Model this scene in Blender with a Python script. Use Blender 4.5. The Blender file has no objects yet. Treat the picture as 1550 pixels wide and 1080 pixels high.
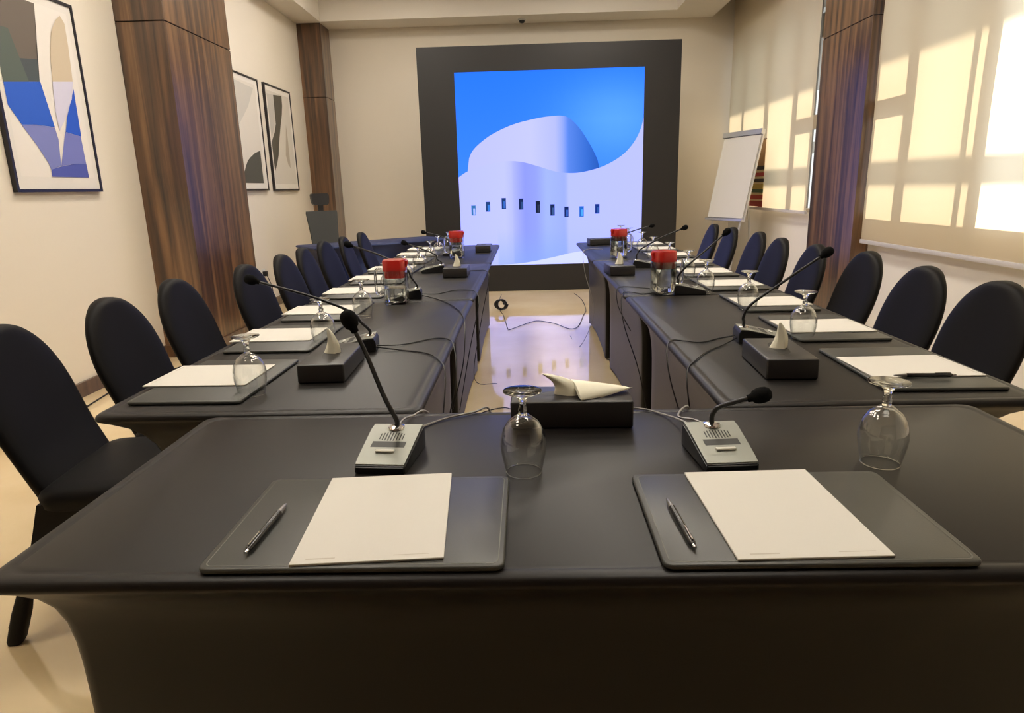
import bpy, bmesh, math, random
from mathutils import Vector, Matrix

random.seed(7)
S = bpy.context.scene
COL = S.collection
PI = math.pi

# ---------------------------------------------------------------- camera, world, sun, exposure
cam_d = bpy.data.cameras.new('camera')
cam = bpy.data.objects.new('camera', cam_d)
COL.objects.link(cam)
RT = Vector((0.99943659, 0.02145114, -0.02581378))
DN = Vector((-0.01975888, -0.2456639, -0.96915367))
FW = Vector((-0.02713097, 0.96911769, -0.24510164))
M3 = Matrix((RT, -DN, -FW)).transposed()
cam.matrix_world = Matrix.Translation((0, 0, 1.25)) @ M3.to_4x4()
cam_d.sensor_fit = 'HORIZONTAL'
cam_d.sensor_width = 36.0
cam_d.lens = 1007.32 / 1550 * 36.0
cam_d.clip_start = 0.02
S.camera = cam

world = bpy.data.worlds.new('world')
S.world = world
world.use_nodes = True
wn = world.node_tree.nodes
wn.clear()
wo = wn.new('ShaderNodeOutputWorld')
wb = wn.new('ShaderNodeBackground')
wb.inputs['Color'].default_value = (0.78, 0.88, 1.0, 1)
wb.inputs['Strength'].default_value = 3.0
world.node_tree.links.new(wb.outputs[0], wo.inputs[0])

sun_d = bpy.data.lights.new('sun', 'SUN')
sun_d.energy = 11.0
sun_d.color = (1.0, 0.92, 0.78)
sun_d.angle = math.radians(1.8)
sun = bpy.data.objects.new('sun', sun_d)
COL.objects.link(sun)
SUN_ELEV = math.radians(15)
sun.rotation_euler = (0, PI / 2 - SUN_ELEV, 0)      # shines towards -x, from outside the windows

S.view_settings.view_transform = 'Standard'
S.view_settings.look = 'None'
S.view_settings.gamma = 1.0
S.view_settings.use_curve_mapping = False
S.view_settings.exposure = 0.0
S.cycles.use_denoising = True
S.cycles.max_bounces = 12
S.cycles.transmission_bounces = 12
S.cycles.transparent_max_bounces = 12
S.cycles.sample_clamp_indirect = 6.0
S.cycles.caustics_reflective = False
S.cycles.caustics_refractive = False

PANEL_L = 26.0         # radiance of the added ceiling light panels
SCREEN_L = 1.06        # radiance of the LED wall

# ---------------------------------------------------------------- materials
def lin(c):
    c = [v / 255.0 for v in c]
    return tuple(v / 12.92 if v <= 0.04045 else ((v + 0.055) / 1.055) ** 2.4 for v in c) + (1,)

def mat(name, color=(0.5, 0.5, 0.5), rough=0.5, spec=0.5, metal=0.0, sheen=0.0, coat=0.0, srgb=None):
    m = bpy.data.materials.new(name)
    m.use_nodes = True
    b = m.node_tree.nodes['Principled BSDF']
    col = lin(srgb) if srgb else tuple(color) + (1,)
    b.inputs['Base Color'].default_value = col
    b.inputs['Roughness'].default_value = rough
    b.inputs['Specular IOR Level'].default_value = spec
    b.inputs['Metallic'].default_value = metal
    b.inputs['Sheen Weight'].default_value = sheen
    b.inputs['Coat Weight'].default_value = coat
    return m

def nodes(m):
    nt = m.node_tree
    return nt, nt.nodes, nt.links, nt.nodes['Principled BSDF']

def add_noise_bump(m, scale=200, strength=0.1, dist=0.001, stretch=None, detail=3):
    nt, N, L, b = nodes(m)
    tc = N.new('ShaderNodeTexCoord')
    mp = N.new('ShaderNodeMapping')
    if stretch: mp.inputs['Scale'].default_value = stretch
    n = N.new('ShaderNodeTexNoise'); n.inputs['Scale'].default_value = scale; n.inputs['Detail'].default_value = detail
    bp = N.new('ShaderNodeBump'); bp.inputs['Strength'].default_value = strength; bp.inputs['Distance'].default_value = dist
    L.new(tc.outputs['Object'], mp.inputs[0]); L.new(mp.outputs[0], n.inputs['Vector'])
    L.new(n.outputs['Fac'], bp.inputs['Height']); L.new(bp.outputs[0], b.inputs['Normal'])

def add_color_noise(m, c1, c2, scale=2, stretch=(1, 1, 1), detail=4, lo=0.35, hi=0.65, mid=None):
    nt, N, L, b = nodes(m)
    tc = N.new('ShaderNodeTexCoord')
    mp = N.new('ShaderNodeMapping'); mp.inputs['Scale'].default_value = stretch
    n = N.new('ShaderNodeTexNoise'); n.inputs['Scale'].default_value = scale; n.inputs['Detail'].default_value = detail
    r = N.new('ShaderNodeValToRGB')
    r.color_ramp.elements[0].position = lo; r.color_ramp.elements[0].color = tuple(c1) + (1,)
    r.color_ramp.elements[1].position = hi; r.color_ramp.elements[1].color = tuple(c2) + (1,)
    if mid:
        e = r.color_ramp.elements.new((lo + hi) / 2); e.color = tuple(mid) + (1,)
    L.new(tc.outputs['Object'], mp.inputs[0]); L.new(mp.outputs[0], n.inputs['Vector'])
    L.new(n.outputs['Fac'], r.inputs[0]); L.new(r.outputs[0], b.inputs['Base Color'])
    return n, r

M = {}
M['wall'] = mat('wall_paint', (0.80, 0.735, 0.63), 0.75, 0.3)
add_noise_bump(M['wall'], 60, 0.15, 0.002)
M['wall_white'] = mat('parapet_paint', (0.80, 0.77, 0.72), 0.6, 0.3)
M['ceiling'] = mat('ceiling_paint', (0.82, 0.77, 0.69), 0.8, 0.2)
M['floor'] = mat('polished_marble', (0.6, 0.48, 0.33), 0.045, 0.5)
add_color_noise(M['floor'], (0.66, 0.50, 0.28), (0.82, 0.67, 0.43), 1.3, (1, 1, 1), 6, 0.3, 0.7)
M['floor'].node_tree.nodes['Principled BSDF'].inputs['IOR'].default_value = 1.8

def wood(name, c1, c2, mid, rough):
    m = mat(name, c1, rough, 0.6)
    nt, N, L, b = nodes(m)
    n, r = add_color_noise(m, c1, c2, 1.0, (15, 15, 0.7), 7, 0.34, 0.68, mid)
    n.inputs['Distortion'].default_value = 0.6
    bp = N.new('ShaderNodeBump'); bp.inputs['Strength'].default_value = 0.12; bp.inputs['Distance'].default_value = 0.002
    L.new(n.outputs['Fac'], bp.inputs['Height']); L.new(bp.outputs[0], b.inputs['Normal'])
    b.inputs['Coat Weight'].default_value = 0.8; b.inputs['Coat Roughness'].default_value = 0.25
    return m
M['walnut'] = wood('walnut_veneer', (0.028, 0.011, 0.005), (0.215, 0.108, 0.044), (0.105, 0.048, 0.019), 0.30)
M['groove'] = mat('dark_groove', (0.015, 0.008, 0.005), 0.7, 0.2)
M['skirting'] = wood('dark_wood_skirting', (0.045, 0.022, 0.011), (0.16, 0.085, 0.042), (0.09, 0.045, 0.022), 0.4)

M['cloth'] = mat('black_stretch_cloth', (0.0060, 0.0047, 0.0042), 0.42, 0.5, sheen=0.02)
M['cloth'].node_tree.nodes['Principled BSDF'].inputs['Sheen Roughness'].default_value = 0.45
for _k in ('cloth',):
    M[_k].node_tree.nodes['Principled BSDF'].inputs["IOR"].default_value = 1.34
add_noise_bump(M['cloth'], 900, 0.12, 0.0004)
M['chair_cloth'] = mat('black_spandex_cover', (0.0042, 0.0036, 0.0038), 0.55, 0.14, sheen=0.01)
add_noise_bump(M['chair_cloth'], 700, 0.10, 0.0005)
M['navy'] = mat('navy_cloth', (0.010, 0.020, 0.080), 0.6, 0.3, sheen=0.04)
M['black_plastic'] = mat('black_plastic', (0.010, 0.010, 0.011), 0.35, 0.5)
M['black_rubber'] = mat('black_cable_rubber', (0.010, 0.010, 0.011), 0.45, 0.4)
M['grey_rubber'] = mat('grey_cable_rubber', (0.32, 0.31, 0.30), 0.45, 0.4)
M['foam'] = mat('black_foam', (0.006, 0.006, 0.006), 0.95, 0.1)
add_noise_bump(M['foam'], 900, 0.5, 0.001)
M['leather'] = mat('charcoal_leather', (0.036, 0.037, 0.032), 0.42, 0.5)
add_noise_bump(M['leather'], 500, 0.15, 0.0005)
M['stitch'] = mat('leather_edge_stitching', (0.16, 0.16, 0.14), 0.6, 0.3)
M['box_leather'] = mat('black_leather', (0.014, 0.013, 0.013), 0.40, 0.5)
add_noise_bump(M['box_leather'], 400, 0.2, 0.0006)
M['paper'] = mat('paper', (0.64, 0.62, 0.57), 0.8, 0.2)
M['print_grey'] = mat('paper_print', (0.50, 0.46, 0.40), 0.8, 0.2)
M['tissue'] = mat('tissue_paper', (0.86, 0.84, 0.70), 0.9, 0.1)
M['mic_plate'] = mat('mic_grey_plate', (0.27, 0.28, 0.245), 0.42, 0.5, metal=0.25)
M['mic_dark'] = mat('mic_dark_recess', (0.02, 0.02, 0.018), 0.5, 0.4)
M['mic_button'] = mat('mic_button', (0.55, 0.54, 0.48), 0.4, 0.5)
M['chrome'] = mat('chrome', (0.75, 0.75, 0.74), 0.15, 0.5, metal=1.0)
M['pen_dark'] = mat('pen_barrel', (0.012, 0.012, 0.014), 0.2, 0.6)
M['pen_grey'] = mat('pen_metal', (0.30, 0.29, 0.28), 0.3, 0.5, metal=0.7)
M['screen_bezel'] = mat('screen_surround', (0.017, 0.016, 0.016), 0.55, 0.4)
M['white_plastic'] = mat('white_plastic', (0.78, 0.77, 0.73), 0.4, 0.5)
M['alu'] = mat('aluminium_frame', (0.62, 0.62, 0.62), 0.35, 0.5, metal=0.6)
M['window_frame'] = mat('window_frame_paint', (0.42, 0.38, 0.33), 0.5, 0.4)
M['outside'] = mat('outside_concrete', (0.45, 0.43, 0.40), 0.8, 0.2)
M['frame_black'] = mat('picture_frame_black', (0.012, 0.010, 0.012), 0.35, 0.5)
M['mount'] = mat('picture_mount', (0.80, 0.76, 0.70), 0.6, 0.3)
M['mesh_dark'] = mat('office_chair_mesh', (0.060, 0.062, 0.058), 0.7, 0.3)
M['bottom_rail'] = mat('blind_bottom_rail', (0.60, 0.57, 0.56), 0.45, 0.4)

def glass(name, color=(1, 1, 1), rough=0.0, ior=1.5):
    m = bpy.data.materials.new(name); m.use_nodes = True
    N = m.node_tree.nodes; L = m.node_tree.links
    N.clear()
    o = N.new('ShaderNodeOutputMaterial'); g = N.new('ShaderNodeBsdfGlass')
    g.inputs['Color'].default_value = tuple(color) + (1,); g.inputs['Roughness'].default_value = rough; g.inputs['IOR'].default_value = ior
    L.new(g.outputs[0], o.inputs[0])
    return m
def thin_glass(name, edge=(0.80, 0.82, 0.82), gloss=1.0):
    m = bpy.data.materials.new(name); m.use_nodes = True
    N = m.node_tree.nodes; L = m.node_tree.links
    N.clear()
    o = N.new('ShaderNodeOutputMaterial'); t = N.new('ShaderNodeBsdfTransparent'); g = N.new('ShaderNodeBsdfGlossy'); mx = N.new('ShaderNodeMixShader')
    lw = N.new('ShaderNodeLayerWeight'); lw.inputs['Blend'].default_value = 0.35
    pw = N.new('ShaderNodeMath'); pw.operation = 'POWER'; pw.inputs[1].default_value = 2.6
    fr = N.new('ShaderNodeMath'); fr.operation = 'MULTIPLY_ADD'; fr.inputs[1].default_value = 0.9; fr.inputs[2].default_value = 0.045
    lw2 = N.new('ShaderNodeLayerWeight'); lw2.inputs['Blend'].default_value = 0.5
    L.new(lw2.outputs['Facing'], pw.inputs[0]); L.new(pw.outputs[0], fr.inputs[0])
    r = N.new('ShaderNodeValToRGB'); r.color_ramp.elements[0].position = 0.35; r.color_ramp.elements[0].color = (0.985, 0.99, 0.985, 1)
    r.color_ramp.elements[1].position = 0.95; r.color_ramp.elements[1].color = tuple(edge) + (1,)
    g.inputs['Roughness'].default_value = 0.01
    L.new(lw.outputs['Facing'], r.inputs[0]); L.new(r.outputs[0], t.inputs['Color']); L.new(fr.outputs[0], mx.inputs[0])
    L.new(t.outputs[0], mx.inputs[1]); L.new(g.outputs[0], mx.inputs[2]); L.new(mx.outputs[0], o.inputs[0])
    return m
M['glass'] = glass('clear_glass', (0.97, 0.98, 0.97))
M['thin_glass'] = thin_glass('thin_clear_glass')
M['water'] = glass('water', (0.97, 0.98, 0.97), 0.0, 1.33)
M['red_lid'] = mat('red_translucent_plastic', (0.55, 0.018, 0.012), 0.25, 0.5)
M['red_lid'].node_tree.nodes['Principled BSDF'].inputs['Transmission Weight'].default_value = 0.25

def thin_pane(name, tint):
    m = bpy.data.materials.new(name); m.use_nodes = True
    N = m.node_tree.nodes; L = m.node_tree.links
    N.clear()
    o = N.new('ShaderNodeOutputMaterial'); t = N.new('ShaderNodeBsdfTransparent'); g = N.new('ShaderNodeBsdfGlossy'); mx = N.new('ShaderNodeMixShader')
    t.inputs['Color'].default_value = tuple(tint) + (1,); g.inputs['Roughness'].default_value = 0.02
    mx.inputs[0].default_value = 0.05
    L.new(t.outputs[0], mx.inputs[1]); L.new(g.outputs[0], mx.inputs[2]); L.new(mx.outputs[0], o.inputs[0])
    return m
M['pane'] = thin_pane('tinted_window_glass', (0.46, 0.43, 0.38))

def blind_mat():
    m = bpy.data.materials.new('sunscreen_blind_fabric'); m.use_nodes = True
    N = m.node_tree.nodes; L = m.node_tree.links
    N.clear()
    o = N.new('ShaderNodeOutputMaterial'); d = N.new('ShaderNodeBsdfDiffuse'); t = N.new('ShaderNodeBsdfTranslucent'); mx = N.new('ShaderNodeMixShader')
    d.inputs['Color'].default_value = (0.74, 0.65, 0.50, 1); t.inputs['Color'].default_value = (0.86, 0.76, 0.57, 1)
    mx.inputs[0].default_value = 0.5
    L.new(d.outputs[0], mx.inputs[1]); L.new(t.outputs[0], mx.inputs[2]); L.new(mx.outputs[0], o.inputs[0])
    return m
M['blind'] = blind_mat()

def emit(name, color, strength):
    m = bpy.data.materials.new(name); m.use_nodes = True
    N = m.node_tree.nodes; L = m.node_tree.links
    N.clear()
    o = N.new('ShaderNodeOutputMaterial'); e = N.new('ShaderNodeEmission')
    e.inputs['Color'].default_value = tuple(color) + (1,); e.inputs['Strength'].default_value = strength
    L.new(e.outputs[0], o.inputs[0])
    return m
M['lamp'] = emit('added_panel_diffuser', (1.0, 0.915, 0.79), PANEL_L)

def display_mat():
    m = bpy.data.materials.new('led_display'); m.use_nodes = True
    N = m.node_tree.nodes; L = m.node_tree.links
    N.clear()
    o = N.new('ShaderNodeOutputMaterial'); e = N.new('ShaderNodeEmission'); a = N.new('ShaderNodeAttribute')
    a.attribute_name = 'Col'; e.inputs['Strength'].default_value = SCREEN_L
    L.new(a.outputs['Color'], e.inputs['Color']); L.new(e.outputs[0], o.inputs[0])
    return m
M['display'] = display_mat()

def print_mat(name, srgb):
    return mat(name, rough=0.6, spec=0.3, srgb=srgb)

# ---------------------------------------------------------------- mesh helpers
def finish(name, bm, m, parent=None, angle=35, props=None):
    bmesh.ops.recalc_face_normals(bm, faces=bm.faces)
    me = bpy.data.meshes.new(name)
    bm.to_mesh(me); bm.free()
    ms = m if isinstance(m, (list, tuple)) else [m]
    for x in ms: me.materials.append(x)
    if angle:
        me.polygons.foreach_set('use_smooth', [True] * len(me.polygons))
        me.set_sharp_from_angle(angle=math.radians(angle))
    o = bpy.data.objects.new(name, me)
    COL.objects.link(o)
    if parent is not None: o.parent = parent
    return o

def thing(name, label, cat, loc=(0, 0, 0), rotz=0.0, group=None):
    o = bpy.data.objects.new(name, None)
    COL.objects.link(o)
    o.empty_display_size = 0.05
    o.location = loc; o.rotation_euler = (0, 0, rotz)
    o['label'] = label; o['category'] = cat
    if group: o['group'] = group
    return o

def tag(o, label, cat, group=None):
    o['label'] = label; o['category'] = cat
    if group: o['group'] = group
    return o

def struct(o, label=None, cat=None):
    o['kind'] = 'structure'
    if label: o['label'] = label
    if cat: o['category'] = cat
    return o

def dup(root, loc, rotz, label, group=None):
    r = root.copy(); COL.objects.link(r)
    r.location = loc; r.rotation_euler = (0, 0, rotz)
    r['label'] = label
    if group: r['group'] = group
    for ch in list(root.children):
        c = ch.copy(); COL.objects.link(c); c.parent = r
        for g in list(ch.children):
            d = g.copy(); COL.objects.link(d); d.parent = c
    return r

def bbox(bm, x0, x1, y0, y1, z0, z1, bevel=0.0, seg=2):
    r = bmesh.ops.create_cube(bm, size=1.0)
    vs = r['verts']
    for v in vs:
        v.co = Vector((x0 + (v.co.x + .5) * (x1 - x0), y0 + (v.co.y + .5) * (y1 - y0), z0 + (v.co.z + .5) * (z1 - z0)))
    if bevel > 0:
        es = list({e for v in vs for e in v.link_edges})
        bmesh.ops.bevel(bm, geom=es, offset=bevel, segments=seg, profile=0.5, affect='EDGES')
    return bm

def box(x0, x1, y0, y1, z0, z1, bevel=0.0, seg=2):
    return bbox(bmesh.new(), x0, x1, y0, y1, z0, z1, bevel, seg)

def lathe(profile, n=32, bm=None, center=(0, 0, 0), closed=False):
    """profile: list of (r,z); revolve about z"""
    bm = bm or bmesh.new()
    rings = []
    for r, z in profile:
        if r < 1e-6:
            rings.append([bm.verts.new((center[0], center[1], center[2] + z))])
        else:
            rings.append([bm.verts.new((center[0] + r * math.cos(2 * PI * i / n), center[1] + r * math.sin(2 * PI * i / n), center[2] + z)) for i in range(n)])
    pairs = list(zip(rings[:-1], rings[1:]))
    if closed: pairs.append((rings[-1], rings[0]))
    for a, b in pairs:
        for i in range(n):
            j = (i + 1) % n
            if len(a) == 1 and len(b) == 1: continue
            if len(a) == 1: bm.faces.new((a[0], b[j], b[i]))
            elif len(b) == 1: bm.faces.new((a[i], a[j], b[0]))
            else: bm.faces.new((a[i], a[j], b[j], b[i]))
    return bm

def smooth_path(pts, k=6):
    P = [Vector(p) for p in pts]
    if len(P) < 3: return P
    Q = [P[0] * 2 - P[1]] + P + [P[-1] * 2 - P[-2]]
    out = []
    for i in range(1, len(Q) - 2):
        p0, p1, p2, p3 = Q[i - 1], Q[i], Q[i + 1], Q[i + 2]
        for j in range(k):
            t = j / k
            out.append(0.5 * ((2 * p1) + (p2 - p0) * t + (2 * p0 - 5 * p1 + 4 * p2 - p3) * t * t + (-p0 + 3 * p1 - 3 * p2 + p3) * t ** 3))
    out.append(P[-1])
    return out

def tube(pts, r, n=8, k=6, bm=None, smooth=True):
    bm = bm or bmesh.new()
    P = smooth_path(pts, k) if smooth else [Vector(p) for p in pts]
    rr = r if callable(r) else (lambda t: r)
    rings = []
    up = None
    for i, p in enumerate(P):
        d = (P[min(i + 1, len(P) - 1)] - P[max(i - 1, 0)])
        if d.length < 1e-9: d = Vector((0, 0, 1))
        d.normalize()
        if up is None:
            up = Vector((0, 0, 1)) if abs(d.z) < 0.9 else Vector((1, 0, 0))
        u = up - d * up.dot(d)
        if u.length < 1e-6: u = d.orthogonal()
        u.normalize(); up = u
        v = d.cross(u)
        rad = rr(i / max(1, len(P) - 1))
        rings.append([bm.verts.new(p + (u * math.cos(2 * PI * a / n) + v * math.sin(2 * PI * a / n)) * rad) for a in range(n)])
    for a, b in zip(rings[:-1], rings[1:]):
        for i in range(n):
            j = (i + 1) % n
            bm.faces.new((a[i], a[j], b[j], b[i]))
    bm.faces.new(rings[0][::-1]); bm.faces.new(rings[-1])
    return bm

def loft(rings, cap0=True, cap1=True, bm=None):
    bm = bm or bmesh.new()
    R = [[bm.verts.new(p) for p in r] for r in rings]
    n = len(R[0])
    for a, b in zip(R[:-1], R[1:]):
        for i in range(n):
            j = (i + 1) % n
            bm.faces.new((a[i], a[j], b[j], b[i]))
    if cap0: bm.faces.new(R[0][::-1])
    if cap1: bm.faces.new(R[-1])
    return bm

def rrect(hx, hy, r, seg=5):
    pts = []
    for cx, cy, a0 in ((hx - r, hy - r, 0), (-hx + r, hy - r, 90), (-hx + r, -hy + r, 180), (hx - r, -hy + r, 270)):
        for i in range(seg + 1):
            a = math.radians(a0 + 90 * i / seg)
            pts.append((cx + r * math.cos(a), cy + r * math.sin(a)))
    return pts

def slab(hx, hy, r, z0, z1, bev=0.003, seg=5, cx=0, cy=0, bm=None):
    rings = []
    for z, d in ((z0, bev), (z0 + bev, 0), (z1 - bev, 0), (z1 - bev * 0.3, bev * 0.35), (z1, bev)):
        rings.append([(cx + x, cy + y, z) for x, y in rrect(hx - d, hy - d, max(r - d, 0.0005), seg)])
    return loft(rings, bm=bm)

def prism(poly, axis, a, b, bm=None):
    """poly of 2D points extruded along axis 'x' (poly=(y,z)), 'y' (poly=(x,z)), 'z' (poly=(x,y))"""
    def p3(p, t):
        return {'x': (t, p[0], p[1]), 'y': (p[0], t, p[1]), 'z': (p[0], p[1], t)}[axis]
    return loft([[p3(p, a) for p in poly], [p3(p, b) for p in poly]], bm=bm)

# ---------------------------------------------------------------- the room
XL, XR, YB, YN = -2.93, 2.85, 9.70, -2.6
ZC = 3.38
struct(finish('floor', box(XL - .2, XR + .35, YN - .2, YB + .2, -.1, 0), M['floor']))
struct(finish('wall_left', box(XL - .2, XL, YN - .2, YB + .2, 0, 4.0), M['wall']))
struct(finish('wall_back', box(XL, XR, YB, YB + .2, 0, 4.0), M['wall']))
struct(finish('wall_near', box(XL, XR, YN - .2, YN, 0, 4.0), M['walnut']))
# right wall: parapet, piers between the windows, lintel
W2 = (6.62, 9.62, 0.93, 3.0)     # far window y0,y1,z0,z1
W1 = (1.2, 5.66, 0.93, 3.0)      # near window
bm = bmesh.new()
bbox(bm, XR, XR + .3, YN - .2, YB + .2, 0, .93)
bbox(bm, XR, XR + .3, YN - .2, W1[0], .93, 3.0)
bbox(bm, XR, XR + .3, W1[1], W2[0], .93, 3.0)
bbox(bm, XR, XR + .3, W2[1], YB + .2, .93, 3.0)
bbox(bm, XR, XR + .3, YN - .2, YB + .2, 3.0, 4.0)
struct(finish('wall_right', bm, M['wall_white']))

# ceiling: soffit ring, tray, blind pocket
TX0, TX1, TY0, TY1, TZ = -2.60, 1.94, -0.5, 9.24, 3.78
bm = bmesh.new()
bbox(bm, XL, TX0, YN, YB, ZC, ZC + .12)
bbox(bm, TX1, 2.50, YN, YB, ZC, ZC + .12)
bbox(bm, TX0, TX1, TY1, YB, ZC, ZC + .12)
bbox(bm, TX0, TX1, YN, TY0, ZC, ZC + .12)
bbox(bm, TX0 - .02, TX0, TY0, TY1, ZC + .12, TZ)
bbox(bm, TX1, TX1 + .02, TY0, TY1, ZC + .12, TZ)
bbox(bm, TX0 - .02, TX1 + .02, TY1, TY1 + .02, ZC + .12, TZ)
bbox(bm, TX0 - .02, TX1 + .02, TY0 - .02, TY0, ZC + .12, TZ)
bbox(bm, 2.48, 2.50, YN, YB, ZC + .12, TZ)
bbox(bm, XL, XR, YN, YB, TZ, TZ + .1)
struct(finish('ceiling', bm, M['ceiling']))

# pillars clad in walnut, with the seam at 2.48 m
def pillar(name, x0, x1, y0, y1, label):
    o = thing(name, label, 'pillar'); o['kind'] = 'structure'
    bm = box(x0, x1, y0, y1, 0, 2.477, 0.002, 1); bbox(bm, x0, x1, y0, y1, 2.485, ZC, 0.002, 1)
    finish('veneer_panel', bm, M['walnut'], o)
    finish('seam', box(x0 + .006 if x0 > XL else x0, x1 - .006 if x1 < XR else x1, y0 + .006, y1 - .006, 2.475, 2.487), M['groove'], o)
    return o
pillar('pillar', XL, -2.57, 5.15, 6.25, 'near walnut clad pillar on left wall')
pillar('pillar', XL, -2.62, 9.30, YB, 'far walnut clad pillar in left back corner')
pillar('pillar', 2.707, XR, 5.70, 6.60, 'walnut clad pillar between the window blinds')

def skirting(name, segs):
    bm = bmesh.new()
    for s in segs: bbox(bm, *s, 0, .10, .003, 1)
    struct(finish(name, bm, M['skirting']))
skirting('baseboard_left', [(XL, XL + .018, YN, 5.135), (XL, -2.552, 5.132, 5.15), (-2.57, -2.552, 5.15, 6.25), (XL, -2.552, 6.25, 6.268), (XL, XL + .018, 6.268, 9.29)])
skirting('baseboard_back', [(-2.61, 2.8, YB - .018, YB)])

# ---------------------------------------------------------------- windows, blinds, outside
def window(name, y0, y1, z0, z1, vbars, hbars, open_panes):
    o = thing(name, 'window frame and panes behind roller blind', 'window'); o['kind'] = 'structure'
    bm = bmesh.new()
    fx0, fx1 = XR + .04, XR + .10
    bbox(bm, fx0, fx1, y0, y0 + .04, z0, z1); bbox(bm, fx0, fx1, y1 - .04, y1, z0, z1)
    bbox(bm, fx0, fx1, y0 + .04, y1 - .04, z0, z0 + .04); bbox(bm, fx0, fx1, y0 + .04, y1 - .04, z1 - .04, z1)
    for a, b in vbars: bbox(bm, fx0, fx1, a, b, z0 + .04, z1 - .04)
    for ya, yb, a, b in hbars: bbox(bm, fx0 + .005, fx1 - .005, ya, yb, a, b)
    finish('window_frame', bm, M['window_frame'], o, None)
    ys = [y0 + .04] + [v for ab in sorted(vbars) for v in ab] + [y1 - .04]
    for i in range(0, len(ys), 2):
        if i // 2 in open_panes: continue
        bm = bmesh.new()
        vs = [bm.verts.new(p) for p in ((XR + .07, ys[i], z0 + .03), (XR + .07, ys[i + 1], z0 + .03), (XR + .07, ys[i + 1], z1 - .03), (XR + .07, ys[i], z1 - .03))]
        bm.faces.new(vs)
        finish('pane', bm, M['pane'], o, None)
    return o
# near window; panes counted from the camera end, the pane at y 3.75-4.25 is an open sash
window('window_1', *W1[:2], W1[2], W1[3], [(2.35, 2.46), (3.62, 3.74), (4.25, 4.37), (4.435, 4.495), (5.09, 5.225)],
       [(5.225, 5.62, 1.745, 1.875)], {2})
window('window_2', *W2[:2], W2[2], W2[3], [(6.80, 6.875), (7.235, 7.37), (8.09, 8.23), (8.98, 9.07)],
       [(6.875, 7.235, 1.75, 1.885)], set())
# balcony slab above (its edge cuts the sun off at about 2.1 m) and balcony rail outside
struct(finish('balcony_slab', box(XR + .3, XR + 2.2, -1.5, 12.0, 2.71, 2.95), M['outside'], None, None), 'concrete balcony slab above windows', 'balcony')
struct(finish('added_sun_block', box(XR + 2.05, XR + 2.2, -1.5, 12.0, 2.95, 4.4), M['outside'], None, None), 'unseen wall added above the balcony slab to block the sun', 'sun block')  # unseen wall, added to keep the sun off the upper blinds
bm = box(XR + 1.6, XR + 1.66, -1.5, 12.0, 1.66, 1.83)
struct(finish('balcony_rail', bm, M['outside'], None, None), 'balcony rail outside windows', 'railing')

def blind(label, y0, y1, z0, x=2.765):
    o = thing('roller_blind', label, 'blind', group='roller blinds at the windows')
    bm = bmesh.new()
    ny, nz = 24, 16
    g = [[bm.verts.new((x + .004 * math.sin(j * .9) * math.sin(i * .5), y0 + (y1 - y0) * i / ny, z0 + .03 + (3.66 - z0) * j / nz)) for j in range(nz + 1)] for i in range(ny + 1)]
    for i in range(ny):
        for j in range(nz): bm.faces.new((g[i][j], g[i + 1][j], g[i + 1][j + 1], g[i][j + 1]))
    finish('fabric', bm, M['blind'], o, 60)
    finish('bottom_rail', box(x - .012, x + .012, y0, y1, z0, z0 + .032, .004), M['bottom_rail'], o)
    bm = tube([(x + .02, y0, 3.70), (x + .02, y1, 3.70)], .03, 16, 1, smooth=False)
    finish('roller', bm, M['alu'], o)
    return o
blind('far beige roller blind beside the back wall', 6.82, 9.60, 0.925)
blind('near beige roller blind on the camera side of the pillar', 1.0, 5.655, 0.735)

# ---------------------------------------------------------------- ceiling light panels (unseen, added to light the room), smoke detector
bm_f = None
k = 0
names = ['nearest', 'second', 'third', 'fourth', 'farthest']
for i, y in enumerate((1.35, 3.0, 4.6, 6.2, 7.7)):
    for j, x in enumerate((-1.5, 0.8)):
        o = thing('added_ceiling_light', 'unseen square light panel added in tray, %s row, %s side' % (names[i], ('left', 'right')[j]), 'ceiling light', (x, y, TZ), 0, 'added ceiling light panels')
        bm = bmesh.new()
        for a in ((-.32, .32, -.32, -.30), (-.32, .32, .30, .32), (-.32, -.30, -.30, .30), (.30, .32, -.30, .30)): bbox(bm, a[0], a[1], a[2], a[3], -.02, 0)
        finish('frame', bm, M['white_plastic'], o, None)
        finish('diffuser', box(-.30, .30, -.30, .30, -.012, -.002), M['lamp'], o, None)
o = thing('smoke_detector', 'small round white detector on ceiling above the screen', 'smoke detector', (-.02, 9.46, ZC))
finish('base', lathe([(0, 0), (.055, 0), (.055, -.018), (0, -.018)], 24), M['white_plastic'], o)
finish('sensor_head', lathe([(0, -.018), (.036, -.018), (.034, -.04), (.02, -.048), (0, -.048)], 24), M['mic_dark'], o)

# ---------------------------------------------------------------- LED wall
SY = 8.30
o = thing('led_screen', 'tall LED wall with black surround showing white curved building under blue sky', 'screen', (0, 0, 0))
SX0, SX1, SZ1 = -1.25, 1.81, 2.855
IX0, IX1, IZ0, IZ1 = -0.82, 1.392, 0.325, 2.575
bm = bmesh.new()
bbox(bm, SX0, IX0, SY, SY + .30, 0, SZ1); bbox(bm, IX1, SX1, SY, SY + .30, 0, SZ1)
bbox(bm, IX0, IX1, SY, SY + .30, 0, IZ0); bbox(bm, IX0, IX1, SY, SY + .30, IZ1, SZ1)
finish('surround', bm, M['screen_bezel'], o, None)

def interp(P, u):
    for (a, b), (c, d) in zip(P[:-1], P[1:]):
        if a <= u <= c:
            t = (u - a) / (c - a) if c > a else 0
            t2 = t
            return b + (d - b) * t2
    return P[0][1] if u < P[0][0] else P[-1][1]

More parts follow.
